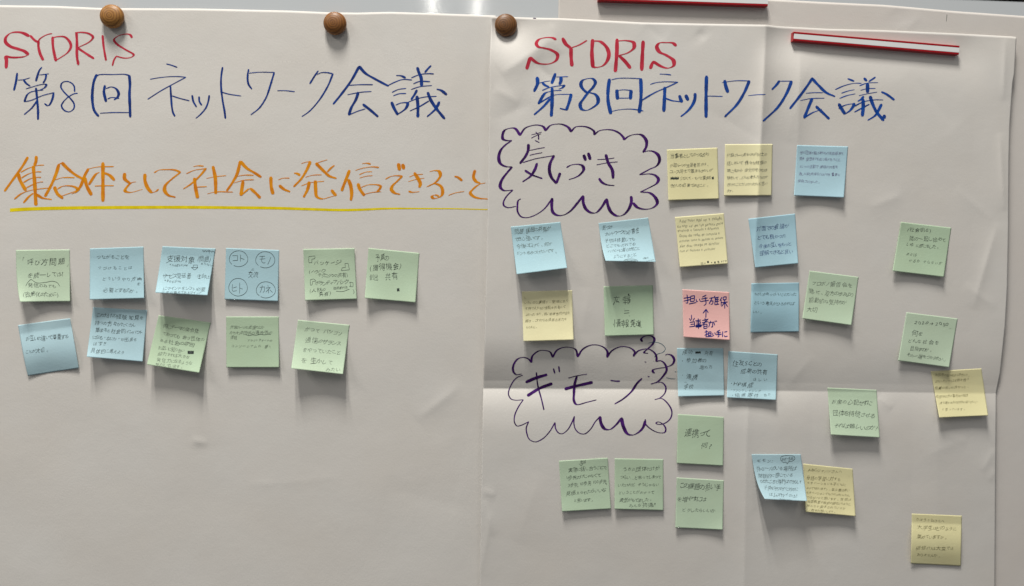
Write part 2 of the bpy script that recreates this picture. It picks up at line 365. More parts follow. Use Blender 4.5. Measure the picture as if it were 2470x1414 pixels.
strokes_mesh('blue_lettering', st, mL, INK['blue'], LS)
st = group(D_, 8.8, 14, 0.75, "368,105 300,220 180,390 60,555;240,320 265,410 340,545;480,95 475,160 455,215;275,305 380,250 500,215 582,210;440,225 455,400 465,560 475,740;285,380 380,325 480,300 545,300;310,440 400,390 490,372 543,372;350,510 450,460 520,437 570,432;190,660 280,590 400,545 660,510;440,585 390,620 310,710;485,600 560,645 680,665;820,180 780,200c 740,330 680,470 595,625;820,180 900,260 1000,340 1100,395;725,408 820,378 985,375;720,500 760,590 830,648;760,525 830,490 920,485 990,500 1030,535 1000,570 950,590;815,620 900,590 1060,535;1205,255 1170,260c 1120,350 1060,500 1000,570;1120,375 1150,490 1210,605;1195,255 1290,235 1505,230;1362,178 1362,400 1362,690;1315,305 1270,330 1175,470;1385,315 1450,345 1515,410;1255,487 1380,483 1505,483;1650,320 1650,390 1720,450c;1800,432 1740,445 1680,500 1655,550 1720,572 1885,532;1918,330 1920,420 1960,520 2010,570 2060,560 2097,532;2040,312 2100,278 2200,270 2310,275 2390,305c 2280,390 2190,480 2180,550 2230,610 2320,635")
st += group(E_, 8.4, 14, 0.75, "390,245 460,235 535,240;290,348 400,300 570,273c 480,380 360,490 250,562;405,410 420,540 450,690;440,537 580,530;668,245 700,400 708,630;575,415 700,390 855,375;588,635 700,607 950,608;1055,170 1010,350 940,480 865,588;1060,175 1150,270 1250,330 1350,395;1010,385 1120,367 1245,370;965,478 1100,440 1250,433;1095,450 1080,550 1065,655c 1130,600 1190,560 1260,610 1340,692;1490,395 1495,530 1520,635;1595,435 1660,412 1755,410;1610,515 1680,570 1760,603;1922,205 1980,185 2050,175c 2000,290 1920,420 1815,530;1820,340 1860,345 1905,370;2290,150 2220,170 2130,200c 2220,290 2320,380 2415,412;2390,230 2350,260 2290,320;1980,398 2080,370 2210,363;1922,520 2050,475 2245,455;2035,465 2010,570 1955,680;2120,450 2125,560 2140,670 2220,705 2320,680 2415,655c 2380,620 2350,580")
st += group(F_, 8.4, 14, 0.75, "370,300 340,380 300,480 260,590;355,430 390,530 400,640 390,722;550,205 610,198 670,210;455,300 560,268 690,250 790,258;508,363 600,325 690,320;512,410 600,385 697,375;490,490 520,570 580,655;540,540 640,505 760,505 820,520c 800,560 760,605;580,640 700,612 820,603;880,425 960,385 1050,375 1120,382c 1040,460 980,520 965,570 1010,620 1085,640;1065,205 1080,295;1125,215 1140,280;1218,393 1300,365 1410,355;1205,460 1310,430 1430,410;1290,335 1350,430 1375,490 1360,540;1210,598 1260,610 1360,603;1508,318 1580,303 1640,315 1660,370 1620,440 1560,490 1465,533c 1580,490 1660,520 1690,580 1680,650 1620,690 1560,695 1540,670 1580,650 1640,665;1862,385 1910,400 1968,445;1775,655 1870,620 1998,600;2150,300 2130,400 2170,460 2220,480;2300,478 2210,500 2120,570 2085,620 2130,670 2200,695 2330,707")
strokes_mesh('orange_lettering', st, mL, INK['orange'], LS)
ul = [(24, 507), (80, 504), (180, 501.7), (300, 500.6), (450, 500.2), (560, 501), (655, 502), (740, 504.5), (820, 506.8), (870, 506), (933, 503.3), (1035, 503.3), (1100, 503.7), (1150, 505), (1180, 505.6)]
def underline():
    C = catmull(ul, 4); n = len(C); hw = np.interp(C[:, 0], [20, 200, 600, 850, 1000, 1180], [4.2, 3.9, 3.4, 2.9, 1.7, 1.1])
    X = np.empty((2*n, 2)); X[0::2] = C-[0, 1]*hw[:, None]; X[1::2] = C+[0, 1]*hw[:, None]
    j = np.arange(n-1)*2
    mesh_obj('yellow_underline', mL(X[:, 0], X[:, 1], 0.14*mm), np.stack([j, j+1, j+3, j+2], 1), INK['yellow'], LS, True)
underline()

st = group(G_, 9.0, 12, 1.1, "855,450 810,430 740,428 660,450 630,495 650,530 720,548 800,570 870,620 860,680 800,720 720,730 640,715 560,655c 540,720 520,785;928,435 965,500 1020,545;1205,460 1120,510 1025,545c 1025,640 1035,750;1270,450 1262,600 1272,760;1285,465 1360,475 1430,540 1455,620 1430,700 1380,750 1300,765 1255,750;1548,445 1545,600 1528,815;1565,465 1650,462 1735,485 1740,540 1680,595 1570,632c 1640,700 1700,775;1845,468 1835,640 1828,800;2220,520 2180,490 2110,485 2030,490 2000,530 2030,590 2110,630 2190,690 2190,745 2130,775 2050,755 1960,700c 1945,730 1925,780")
strokes_mesh('red_lettering', st, mR, INK['red'], RS)
st = group(H_, 8.3, 8, 0.85, "155,160 160,250 110,365;185,245 260,225 345,212;230,240 270,275 325,300;418,105 400,160 365,250;430,155 605,150;500,155 500,210 480,262;228,350 330,310 460,285 542,280 520,310 470,330;510,350 420,352 310,372c 265,395 170,545c 270,485 400,420 650,405c 620,520 580,635c 485,612;372,315 372,500 360,725;345,470 250,580 112,703;910,380 890,385 820,330 790,270 810,210 880,180 960,180 1000,230 970,300 900,375 830,470 780,550 800,620 870,640 960,600 1030,540 1040,470 1000,410 910,380;1205,185 1185,350 1185,500 1225,690;1235,195 1330,175 1480,172 1660,180c 1665,350 1660,500 1638,672;1240,655 1350,632 1480,622 1600,630 1697,650;1312,345 1322,478;1330,348 1420,342 1520,350c 1510,475;1325,462 1420,463 1510,460;1935,113 2010,115 2100,125;1797,263 1880,238 2000,225 2200,230c 2060,295 1850,390 1675,495;2010,305 2005,450 1995,655;2020,465 2110,498 2230,515;2222,425 2240,480 2258,522;2312,420 2330,455 2348,492;2450,395 2445,480 2400,580 2320,670 2245,728")
st += group(I_, 8.3, 8, 0.85, "210,207 205,400 205,680;218,437 300,437 393,440;418,257 430,320 455,393;388,282 460,270 560,260 700,262c 640,400 560,530 420,672;688,432 780,422 888,418;1045,262 1010,310 960,362;1025,265 1185,265c 1130,400 1030,560 860,722;1425,228 1350,340 1260,460 1165,580;1420,235 1500,320 1580,395 1680,440;1347,403 1450,397 1545,397;1285,487 1400,465 1560,460;1420,465 1380,560 1330,685c 1420,630 1530,588;1465,555 1540,625 1615,697;1828,238 1900,265;1685,362 1780,320 1900,290 1985,290;1757,403 1830,378 1905,363;1735,462 1820,430 1915,410;1725,525 1760,585 1795,640;1725,578 1800,540 1905,520c 1880,570 1845,610 1795,640;2015,232 2045,262;2145,220 2070,270;1963,318 2050,288 2175,282;2055,290 2055,395;1975,370 2050,352 2145,348;1955,432 2050,410 2165,390;2010,440 1985,470 1945,495;1900,555 2000,505 2120,480 2232,480;2003,470 2005,560 1995,665;1905,620 1980,580 2075,530;2085,440 2110,520 2160,620 2240,715;2245,655 2250,690;2215,530 2180,600 2140,660 2060,712;2215,388 2280,420 2360,480")
strokes_mesh('blue_lettering', st, mR, INK['blueR'], RS)
st = group(J_, 7.5, 12, 0.9, "405,250c 340,165 270,160 200,190 175,250 180,300 230,322 295,320c 200,390 145,460 125,550 145,620 210,660 300,668c 230,750 160,850 145,930 190,975 310,970c")
st += group(J_, 4, 12, 0.9, "310,970 230,1050 190,1120 190,1170 240,1200 352,1185;415,1085 380,1110 370,1180 375,1260 420,1320 500,1332 620,1290 730,1210 825,1080c")
st += group(J_, 7.5, 12, 0.9, "825,1080 820,1180 835,1260 890,1300 970,1300 1060,1250 1150,1150 1230,1048c 1235,1140 1270,1220 1330,1265 1400,1268 1470,1200 1540,1090c 1560,1180 1600,1260 1680,1310 1760,1295 1830,1220 1865,1120 1862,1055;1885,1140 1950,1200 2050,1222 2150,1200 2205,1140 2180,1070 2110,1010 1985,995c 2100,940 2200,880 2220,830 2180,780 2110,760 1970,770c 2100,700 2200,650 2235,580 2215,510 2150,465 2080,458 2020,475c 2060,400 2060,320 2000,250 1920,240 1830,265 1770,310c")
st += group(J_, 6, 12, 0.9, "1770,310 1760,280 1700,220 1620,185 1540,178 1440,195 1380,245c 1375,200 1300,150 1220,135 1130,145 1075,205c 1040,150 960,110 880,105 800,125 740,190c 710,140 640,118 560,125 470,160 405,250")
strokes_mesh('cloud_outline', st, mR, INK['purple'], RS)
st = group(J_, 2.6, 10, 0.7, "555,245 620,232 690,210;553,290 610,260 680,232;610,210 645,250 648,310;600,320 658,347")
st += group(J_, 7.5, 8, 0.8, "515,372 510,450 480,520 405,620;530,452 620,432 730,412;530,515 600,497 697,480;440,610 600,562 850,518c 800,620 790,720 820,810 880,880c 900,830 930,748;628,620 600,700 540,790 440,862;470,715 560,770 695,820;1015,675 1070,645 1150,632 1220,650 1240,700 1190,770 1120,810 1045,833;1240,512 1265,580;1300,487 1325,568;1417,570 1530,565 1643,550;1408,640 1540,615 1685,600;1530,508 1560,610 1615,710 1625,815;1440,820 1480,870 1540,900 1640,913")
strokes_mesh('purple_lettering', st, mR, INK['purple'], RS)
st = group(K_, 5, 0, 0.9, "235,548 170,553 135,510 140,440 190,370 260,352 320,375 348,412c 360,340 430,280 500,270 570,290 600,350c 650,270 730,235 800,235 870,260 895,345c 950,260 1040,210 1130,207 1210,240 1245,290 1240,350c 1290,280 1370,235 1440,225 1520,245 1565,290 1550,338c 1600,280 1660,258 1730,255 1790,290 1820,340 1820,400c 1870,390 1920,430 1940,500 1900,570 1830,640 1755,665c")
st += group(K_, 3.2, 0, 0.8, "1755,665 1830,645 1890,650 1930,700 1920,770 1860,830 1800,848c 1880,835 1950,890 2000,980 1990,1060 1930,1120 1850,1140 1815,1125 1840,1110 1900,1140 1930,1190 1920,1230 1870,1240 1780,1210 1690,1130 1690,1080")
st += group(K_, 2.4, 0, 0.9, "250,562 180,590 120,660 80,780 110,840 160,855 255,850c 200,930 155,1030 150,1110 180,1158 230,1150 318,1108c 290,1180 300,1260 330,1320 400,1345 480,1310 560,1230 628,1118c 635,1190 670,1240 710,1250 770,1210 820,1130 855,1045c 850,1130 870,1200 920,1245 980,1250 1050,1190 1100,1110 1155,1050c")
st += group(K_, 8, 14, 0.8, "1155,1050 1170,1130 1210,1190 1270,1200 1340,1150 1410,1065c 1430,1160 1480,1250 1540,1265 1600,1240 1660,1180 1690,1100")
strokes_mesh('cloud_outline', st, mR, INK['purple'], RS)
st = group(K_, 7, -62, 0.8, "285,645 400,595 533,555;305,803 440,720 592,660;745,725 850,695 1067,645")
st += group(K_, 3, 0, 0.9, "408,530 425,680 470,850 497,968;610,485 625,540;672,458 680,523;785,595 880,570 1003,548")
st += group(K_, 2, 80, 1.25, "1282,622 1330,630 1390,632")
st += group(K_, 6, 5, 1.0, "885,575 860,660 850,780 850,860 880,905 1000,880 1112,852;1650,600 1590,660 1530,750 1430,840 1330,900")
st += group(K_, 5.5, 10, 0.9, "1655,165 1640,140 1680,105 1750,98 1795,130 1780,190 1720,250 1675,295 1720,305;1925,325 1950,315 2000,330 2030,380 2010,430 1940,465 1850,480 1780,500 1778,520 1800,535;1682,405 1700,408;1718,576 1738,578")
qm = st[-4:]; st = st[:-4]
strokes_mesh('purple_lettering', st, mR, INK['purple'], RS)
strokes_mesh('question_mark', [qm[0], qm[2]], mR, INK['purple'], RS); strokes_mesh('question_mark', [qm[1], qm[3]], mR, INK['purple'], RS, 0.2)
st = group(K_, 1.0, 0, 0.55, "1720,185 1800,172 1880,195 1925,250 1900,290 1830,315 1795,350;1935,590 1990,602 2045,605;2036,520 2052,524;1785,396 1795,400")
for q_ in st: strokes_mesh('teal_pen_line', [q_], mR, INK['teal'], RS)
strokes_mesh('pen_mark', [([(1286, 43.9), (1293, 44.6)], 0, 0, 0.9)], mR, INK['purple'], RS)
strokes_mesh('pen_mark', [([(2284.3, 35), (2282.6, 52)], 0, 0, 0.55)], sheet_map(HB), INK['pencil'], BS)

# ------------------------------------------------------------------ handwriting glyphs (taken from the built-in font, then warped one by one)
NT = []          # notes: dict(q=TL,TR,BR,BL; col; prof; L; curls; zone; lines; strokes; blobs; label)
def note(col, q, L, label, zone, lines, ink='pen', prof='out', curls=(), strokes=(), blobs=(), wt=-0.011, tm=0.42):
    NT.append(dict(col=col, q=q, L=L, label=label, zone=zone, lines=lines, ink=ink, prof=prof, curls=curls, strokes=strokes, blobs=blobs, wt=wt, tm=tm))
NA = ((20, 580), .1417); NB = ((360, 580), .1417); NC = ((700, 580), .1417); ND = ((20, 730), .1417); NE = ((340, 740), .1417); NF = ((680, 740), .12731)
RA = ((1590, 335), .19433); RB = ((1210, 510), .15789); RC = ((1600, 500), .13765); RD = ((1240, 670), .14575); RE = ((1620, 640), .19433)
RF = ((1610, 820), .12146); RG = ((2130, 520), .12022); RH = ((2140, 740), .19802); RI = ((1970, 920), .10607); RJ = ((1330, 1080), .12146)
RK = ((1600, 980), .22642); RL = ((1790, 1080), .12728); RM = ((2170, 1220), .11313)
def ell(cx, cy, rx, ry, gap=0.0):
    return ' '.join('%d,%d' % (cx+rx*math.cos(a)*(1+0.03*math.sin(3*a)), cy+ry*math.sin(a)) for a in np.linspace(2.2+gap, 2.2+2*math.pi-gap/2, 15))
def scrib(x0, x1, cy, h, n=7):
    return ' '.join('%d,%d' % (x0+(x1-x0)*i/(2*n), cy+(h/2 if i % 2 else -h/2)*(0.8+0.2*math.sin(i*2.1))) for i in range(2*n+1))
note('green', [(38.4, 603.4), (168, 602), (168.8, 727.4), (39.5, 728)], 4.5, 'light green sticky note at the left end of the upper row, lower left corner curled', NA,
     [("「", 222, 320, 290, 320, 85), ("呼び方問題", 315, 380, 975, 345, 115), ("」", 975, 420, 1045, 420, 60), ("を統一しては?", 325, 605, 945, 570, 100), ("発信のみでも", 312, 770, 810, 770, 70), ("(政策化のために)", 215, 925, 850, 915, 88)],
     strokes=["280,780 320,715 380,660c 470,720 620,715 750,695 830,720 875,780"], curls=[('BL', 9, 0.5, 8)])
note('blue', [(217, 599.8), (346, 595), (347.6, 719.6), (216.3, 723)], 8, 'light blue sticky note on the left sheet with four widely spaced lines', NA,
     [("つながることを", 1500, 290, 2060, 280, 80), ("つづけることは", 1510, 475, 2115, 465, 75), ("どういうやり方", 1595, 662, 2185, 655, 75), ("を", 2190, 740, 2248, 740, 60), ("必要とするのか。", 1610, 855, 2230, 850, 90)],
     strokes=[scrib(2195, 2270, 655, 50, 4)])
note('blue', [(391.9, 594.2), (520, 599.8), (500.3, 712.5), (375.6, 706)], 17, 'pale blue lifting sticky note with a hollow down arrow and the word negative', NB,
     [("支援対象", 290, 300, 780, 330, 120), ("(問題)", 820, 320, 1050, 330, 95), ("*negative", 345, 412, 660, 425, 62), ("ありなし", 875, 400, 1080, 418, 50), ("サービス受益者", 235, 600, 715, 605, 98), ("(生活向上)", 815, 610, 1045, 620, 70), ("+Positive", 255, 692, 545, 692, 66), ("にマインドをシフト必要", 240, 815, 960, 830, 72), ("日本の集めであるマインド", 205, 885, 905, 895, 58)],
     strokes=["750,420 820,420c 820,462c;830,460 775,505c 715,460c 830,460;750,460 750,420", "900,185 920,170 930,200 950,165 970,195 985,170 1000,190 1020,160 1018,220;1030,185 1050,180 1060,200 1085,180 1100,200 1125,190"], curls=[('BL', -1, 0, 5)])
note('blue', [(545.3, 598.4), (673.2, 603.4), (670.3, 727), (541.7, 722.4)], 2.2, 'flat blue sticky note with four circled words around a small central one', NB,
     [("の", 1730, 495, 1790, 495, 52), ("交流", 1680, 580, 1862, 590, 100)],
     strokes=["1415,260 1505,258c 1500,340;1420,345 1510,338;1553,245 1553,362;1555,300 1620,325", "1875,272 1970,268;1880,320 1975,312;1925,272 1915,360 1950,385 1975,375;2068,285 2045,350 2015,412", "1415,745 1420,860 1490,855;1425,810 1490,790;1540,720 1538,905;1540,810 1592,830", "1880,800 1965,790c 1955,870 1935,885;1925,765 1910,830 1885,890;2010,768 2030,780;1985,812 2060,800c 1985,880;2030,835 2030,900;2050,840 2100,885", ell(1520, 312, 158, 135, .15), ell(1975, 330, 163, 138, .15), ell(1512, 797, 158, 150), ell(1985, 842, 163, 138, .1)])
note('green', [(731.5, 601), (855, 599), (860.4, 721.7), (736, 725)], 3.5, 'green sticky note crowded with writing and four hollow bracket shapes', NC,
     [("パッケージ", 395, 385, 862, 370, 95), ("(ノウハウ", 315, 530, 600, 520, 75), ("テクニックの共有)", 480, 600, 980, 585, 82), ("ボランティアバンク", 430, 732, 985, 710, 88), ("(人材の", 325, 855, 600, 845, 80), ("共有)", 480, 915, 695, 905, 85), ("臨時専門性", 735, 815, 980, 805, 50), (")", 1060, 870, 1095, 870, 90)],
     strokes=["315,275 420,265c 420,310c 365,320c 370,378c 315,378c 315,275", "930,390 985,390c 1008,500c 870,515c 885,465c 940,460c 930,390", "340,670 400,655c 440,690c 380,700c 375,755c 345,765c 340,670", "1010,710 1070,720c 1070,790c 1010,785c 1035,760c 1010,710", "780,865 900,868 1010,828"], curls=[('BL', 0, 0, 3), ('TR', 0, 0, 3), ('TL', 0, 0, 2)])
note('green', [(889, 598.4), (1011.7, 610.5), (1002, 730), (879.7, 719.6)], 3.5, 'tilted green sticky note with one small black blot in an empty lower half', NC,
     [("予算の", 1445, 300, 1670, 285, 110), ("(獲得機会)", 1350, 470, 1895, 440, 115), ("創出", 1350, 640, 1500, 620, 105), ("共有", 1610, 625, 1840, 600, 115)], curls=[('BL', 0, 0, 4)], blobs=[(1838, 840, 30)])
note('blue', [(43.4, 784.6), (168.8, 767), (190, 888), (64.2, 906.8)], 4, 'duller blue sticky note leaning left with two short lines, lowest left of all', ND,
     [("お互いの違いで尊重する", 300, 615, 1022, 575, 88), ("ことが大切。", 290, 830, 695, 805, 80)], prof='in', curls=[('BL', 3, 0, -1), ('TR', 0, 1, 2)])
note('blue', [(224.8, 741.3), (355, 748.4), (343.8, 872.8), (209.2, 861)], 6.5, 'blue sticky note filled with six lines, directly below the one with four spaced lines', ND,
     [("これだけの経験,知見を", 1500, 215, 2305, 265, 80), ("持った方々がたくさん", 1470, 340, 2160, 390, 78), ("集まると社会的インパクト", 1480, 462, 2300, 515, 78), ("になる”なにか”が出来る", 1440, 598, 2185, 640, 76), ("はず!!", 1440, 700, 1665, 712, 80), ("具体的に考えよう", 1400, 815, 1975, 850, 80)], curls=[('BL', 0, 0, 7)])
note('green', [(382.8, 760.5), (508.3, 778.3), (480.3, 899.4), (354.2, 879.6)], 13, 'pale green sticky note tilted clockwise with seven lines and a blacked-out word', NE,
     [("同じテーマの集合体", 375, 330, 990, 415, 80), ("であっても 会う団体の", 365, 460, 1080, 570, 78), ("ある社会の雰囲", 320, 572, 912, 662, 78), ("お互いに知り合い", 300, 700, 740, 752, 72), ("協力すれば大きな", 285, 795, 832, 858, 72), ("発信力になるような", 260, 900, 877, 965, 72), ("気がしています。", 245, 975, 735, 1042, 66)], ink='pencil', strokes=[scrib(795, 898, 778, 60, 11), scrib(797, 896, 765, 30, 13), scrib(797, 896, 792, 30, 13)])
note('green', [(545.5, 763.8), (672.3, 763.8), (673, 886.7), (546.2, 886.7)], 3.5, 'upright green sticky note with small writing in its upper half and a wavy underline', NE,
     [("外国ルーツの支援だとか", 1520, 350, 2092, 355, 58), ("かかわる団体の連合体の", 1520, 448, 2232, 440, 66), ("情報", 1520, 528, 1640, 528, 78), ("プラットフォームの", 1810, 572, 2237, 570, 50), ("コンソーシアムの 夢?", 1530, 668, 2212, 682, 58)], ink='pencil', strokes=["1785,478 1850,490 1900,478 1960,485 2030,470 2100,478 2160,468 2212,472"])
note('green', [(718.8, 771.8), (843.2, 783.9), (827, 903), (702.3, 889)], 14, 'pale green faintly pencilled sticky note, last in the lower row', NF,
     [("かつて パソコン", 440, 425, 1150, 520, 105), ("通信のサランス", 435, 620, 1125, 700, 105), ("をやっていたこと", 395, 805, 1120, 870, 100), ("を 生かして", 365, 1000, 972, 1065, 108), ("みたい", 830, 1172, 1115, 1210, 85)], ink='pencil', curls=[('BL', 0, 0, 4), ('BR', 0, 0, 2)], blobs=[(910, 455, 11), (632, 660, 12)])
# right sheet
note('yellow', [(1608.5, 361.2), (1730.5, 356.4), (1733.8, 479.8), (1612.3, 483.7)], 3.0, 'yellow sticky note nearest the upper purple cloud, with a scribbled-out word', RA,
     [("当事者としてのつながり", 135, 218, 627, 195, 58), ("外国ルーツの支援者同士は、", 135, 335, 627, 318, 48), ("ユース同士で集まるきかいが", 135, 412, 665, 390, 48), ("少なくて、もっと集まる", 255, 492, 642, 485, 48), ("きかいが必要であること。", 140, 585, 630, 575, 48)], ink='pen', strokes=[scrib(140, 245, 490, 42, 9), scrib(142, 242, 492, 26, 11)], blobs=[(666, 486, 17)])
note('yellow', [(1749, 348.2), (1863.6, 347.6), (1861, 472), (1746.4, 472.6)], 2.0, 'yellow sticky note crossed by the vertical fold, six close lines of writing', RA,
     [("外国にルーツをもつもの同士の", 840, 208, 1340, 190, 46), ("話しあいで 様々な経験の", 840, 305, 1335, 295, 46), ("聴こえから 自分がそうな体", 840, 398, 1345, 385, 46), ("験をして、どんな考え方なのか", 840, 490, 1348, 470, 44), ("きけたことがよかったなと思い", 845, 570, 1345, 555, 44), ("ます。", 845, 645, 925, 645, 44)])
note('sky', [(1922.7, 350.2), (2045.7, 353.5), (2035.6, 476.9), (1915, 472)], 4.5, 'bright blue sticky note with tiny violet writing, below the red and white magnet bar', RA,
     [("他の団体の皆さまからの活動報告を", 1745, 168, 2288, 185, 42), ("聞き 自団体でも取り組んでいたこと", 1740, 245, 2250, 262, 42), ("といった活動で 課題の共有を", 1745, 340, 2218, 352, 40), ("通した学びを得ることができ 重要な", 1730, 433, 2242, 447, 40), ("機会になりました。", 1720, 522, 2005, 540, 40)], ink='violet')
note('blue', [(1232, 547), (1351.6, 535.6), (1368, 646.6), (1246.3, 662)], 17, 'pale blue lifted sticky note with four faint lines, under the upper cloud', RB,
     [("問題 課題の共有が", 195, 310, 745, 262, 85), ("でき心強いです。", 205, 428, 645, 400, 72), ("今後にむけて、何か", 220, 540, 775, 492, 72), ("ヒントをみつけたいです。", 235, 640, 865, 600, 70)], ink='pencil')
note('blue', [(1443.7, 538.4), (1563.4, 525), (1581.8, 632), (1455, 629)], 19, 'pale blue sticky note with rolled lower corner, between a pale blue and a yellow note', RB,
     [("気づき:", 1535, 252, 1705, 240, 66), ("ネットワークの必要性", 1580, 350, 2105, 288, 78), ("子供は移動しても", 1570, 455, 2035, 420, 68), ("どこでも,だれでも", 1590, 530, 2050, 500, 60), ("ハッピーに暮らせること", 1610, 612, 2112, 568, 62), ("ようにすること", 1680, 695, 2060, 662, 60), ("dbl", 2150, 722, 2240, 705, 40), ("ninth", 2205, 758, 2330, 742, 30)], curls=[('BL', 6, 0.5, 5)], strokes=[ell(1958, 757, 112, 30), scrib(1870, 2045, 757, 24, 9)])
note('yellow', [(1628, 524), (1746, 514.5), (1755.5, 636.3), (1640, 644.8)], 6.5, 'yellow sticky note written in Portuguese with a row of inked blots at its foot', RC,
     [("Achei muito legal ver o trabalho", 275, 245, 1035, 195, 72), ("das ongs ver que tem bastante gente", 240, 340, 1045, 285, 64), ("envolvida e fazendo a diferença", 245, 415, 975, 368, 60), ("Gostei das redes de comunica e", 275, 510, 990, 455, 66), ("estivesse como as pessoas se sentem", 280, 592, 1045, 535, 60), ("Além disso, consegui me identificar", 285, 682, 985, 632, 66), ("com as histórias e vivências!", 290, 765, 905, 730, 58), ("@o", 650, 988, 745, 975, 55), ("8", 955, 960, 985, 955, 55), ("679", 1005, 955, 1110, 948, 45)], blobs=[(783, 960, 20), (848, 970, 10), (905, 968, 17), (960, 955, 14)])
note('sky', [(1805, 528), (1918, 515.4), (1925.5, 635.6), (1822, 646)], 4.5, 'blue sticky note with its pale left edge bent over the vertical fold', RC,
     [("対面での会議が", 1625, 380, 2200, 325, 90), ("とても良かった", 1650, 540, 2150, 500, 85), ("今後お互いをもっと", 1670, 695, 2245, 640, 85), ("理解できると良い", 1680, 815, 2275, 770, 80)], ink='navy')
note('yellow', [(1258.7, 703.5), (1380, 700.3), (1383.6, 820), (1262.6, 823.8)], 8, 'yellow sticky note just above the lower cloud, faint writing in its upper two thirds', RD,
     [("し", 170, 330, 200, 330, 40), ("いろいろな事情が、野宿にあり", 170, 418, 902, 385, 52), ("を持つ人たちと情報を共有して", 185, 512, 852, 485, 52), ("よかった また、固い若者世代の話を", 190, 612, 922, 585, 52), ("聞き、これからも頑張る活力を", 185, 718, 875, 690, 52), ("もらえた。", 195, 818, 400, 812, 46)], ink='olive')
note('green', [(1456, 691), (1575, 688.2), (1576.7, 807.7), (1459, 811)], 4.0, 'green sticky note with large characters around an approximately-equal sign', RD,
     [], tm=0.55, strokes=["1690,305 1700,320;1650,330 1745,322;1680,330 1670,390 1640,450;1710,350 1695,400 1730,395;1715,385 1740,415;1800,330 1870,318;1835,300 1835,340;1795,355 1875,345;1815,360 1825,375;1855,355 1845,372;1800,385 1875,378;1800,415 1875,408;1837,380 1837,445;1885,300 1885,440;1885,300 1915,295c 1915,335 1890,340;1890,365 1925,360c 1905,410 1880,430;1895,370 1925,405", "1824,515 1834,521;1820,550 1905,542;1820,590 1905,580;1903,627 1914,635",
     "1640,760 1648,790;1665,690 1665,820;1685,740 1695,760;1700,700 1760,690;1735,680 1735,740;1705,720 1760,715;1695,745 1770,738;1710,760 1705,820;1710,760 1755,755c 1755,815;1712,780 1752,778;1712,798 1752,795;1775,725 1840,715;1808,695 1808,740;1770,755 1845,745;1790,760 1797,772;1825,757 1818,770;1775,785 1845,778;1808,780 1808,830;1855,700 1855,825;1855,700 1890,697c 1888,735 1860,740;1860,765 1892,760c 1875,800 1855,815;1862,770 1895,810;1935,705 1965,700c 1930,745;1925,725 1940,735;1995,690 1965,720 2005,755;2000,710 1985,722;1945,750 1985,747;1935,770 2000,765;1955,765 1950,795 1925,815;1978,750 1978,800 2000,810 2005,795;2020,715 2030,730;2015,760 2035,755c 2020,785c 2110,820;2060,700 2040,740;2055,730 2055,790;2085,700 2080,715;2050,735 2100,728;2055,752 2095,748;2055,770 2095,766;2055,790 2100,785;2078,730 2078,790"], blobs=[(1895, 278, 13)])
note('pink', [(1646.2, 698), (1759, 705), (1760.3, 820.7), (1648.8, 813.3)], 7, 'the only pink sticky note, with bold navy marker writing and an up arrow', RE,
     [], ink='navy', tm=1.15, strokes=["150,410 240,395;190,365 200,420 195,470 175,465;150,445 235,425;235,385 235,455;235,385 285,375c 280,445;240,415 280,410;238,450 280,445;215,480 305,462;305,420 310,450 325,450;345,415 355,450;430,370 380,395;370,420 445,405;360,450 460,435;415,390 425,480 400,500;470,410 520,400;500,410 465,480;480,445 515,440c 510,480c 485,485;540,380 525,400;530,405 585,395;545,400 535,490;565,395 565,485;540,425 585,420;540,450 585,445;540,490 590,480;625,395 600,440;615,430 615,500;640,395 640,430;640,395 680,390c 675,425;640,430 678,425;610,465 695,455;658,430 660,535;655,465 620,510;665,465 695,515", "425,650 428,545;428,545 390,595;428,545 455,590",
     "245,615 250,680;220,660 240,690;285,655 265,690;225,710 285,700c 285,760;235,735 285,728;220,765 290,755;295,690 365,678;330,660 335,790;305,705 360,700c 355,725c 305,728;300,745 370,738c 365,765;300,768 365,762;290,755 375,750;380,685 450,670;415,655 415,705;375,715 455,700;455,665 380,745;400,740 400,785;400,735 440,730c 440,780;400,760 438,755;400,785 440,780;455,715 510,705c 505,765 490,765;485,690 460,770;520,700 535,745;535,690 545,705;550,685 562,702;410,830 450,820;430,805 430,880;410,870 450,850;455,830 455,875;455,830 490,825c 490,870;457,850 488,848;457,872 490,870;420,888 510,883;510,840 515,875 525,870;535,835 545,860;600,805 560,825;555,840 610,832;550,862 620,855;580,820 585,885 570,890;635,820 632,890;655,830 690,822;655,870 660,885 695,880"])
note('sky', [(1812.4, 683.7), (1927.6, 681.8), (1927, 800.3), (1810.4, 802.3)], 2.5, 'duller blue sticky note right of the pink one, three short lines of writing', RE,
     [("ちがいがあっていいことだった", 1025, 360, 1545, 365, 48), ("という考えがひろがれば", 1020, 468, 1525, 482, 52), ("いい。", 1010, 580, 1135, 580, 45)], ink='pen', prof='in', curls=[('BR', 0, 0, 2)])
note('green', [(1952.7, 653.2), (2071.2, 668.2), (2053.7, 784.8), (1935.2, 768.6)], 6, 'green sticky note tilted clockwise, right of the two blue notes on the fold', RE,
     [("プロボノ報告会を", 1745, 222, 2242, 250, 62), ("聞いて、双方の歩みより", 1700, 328, 2262, 368, 62), ("能動的な気持ちが", 1700, 433, 2168, 468, 62), ("大切", 1675, 550, 1812, 555, 68)], ink='pencil')
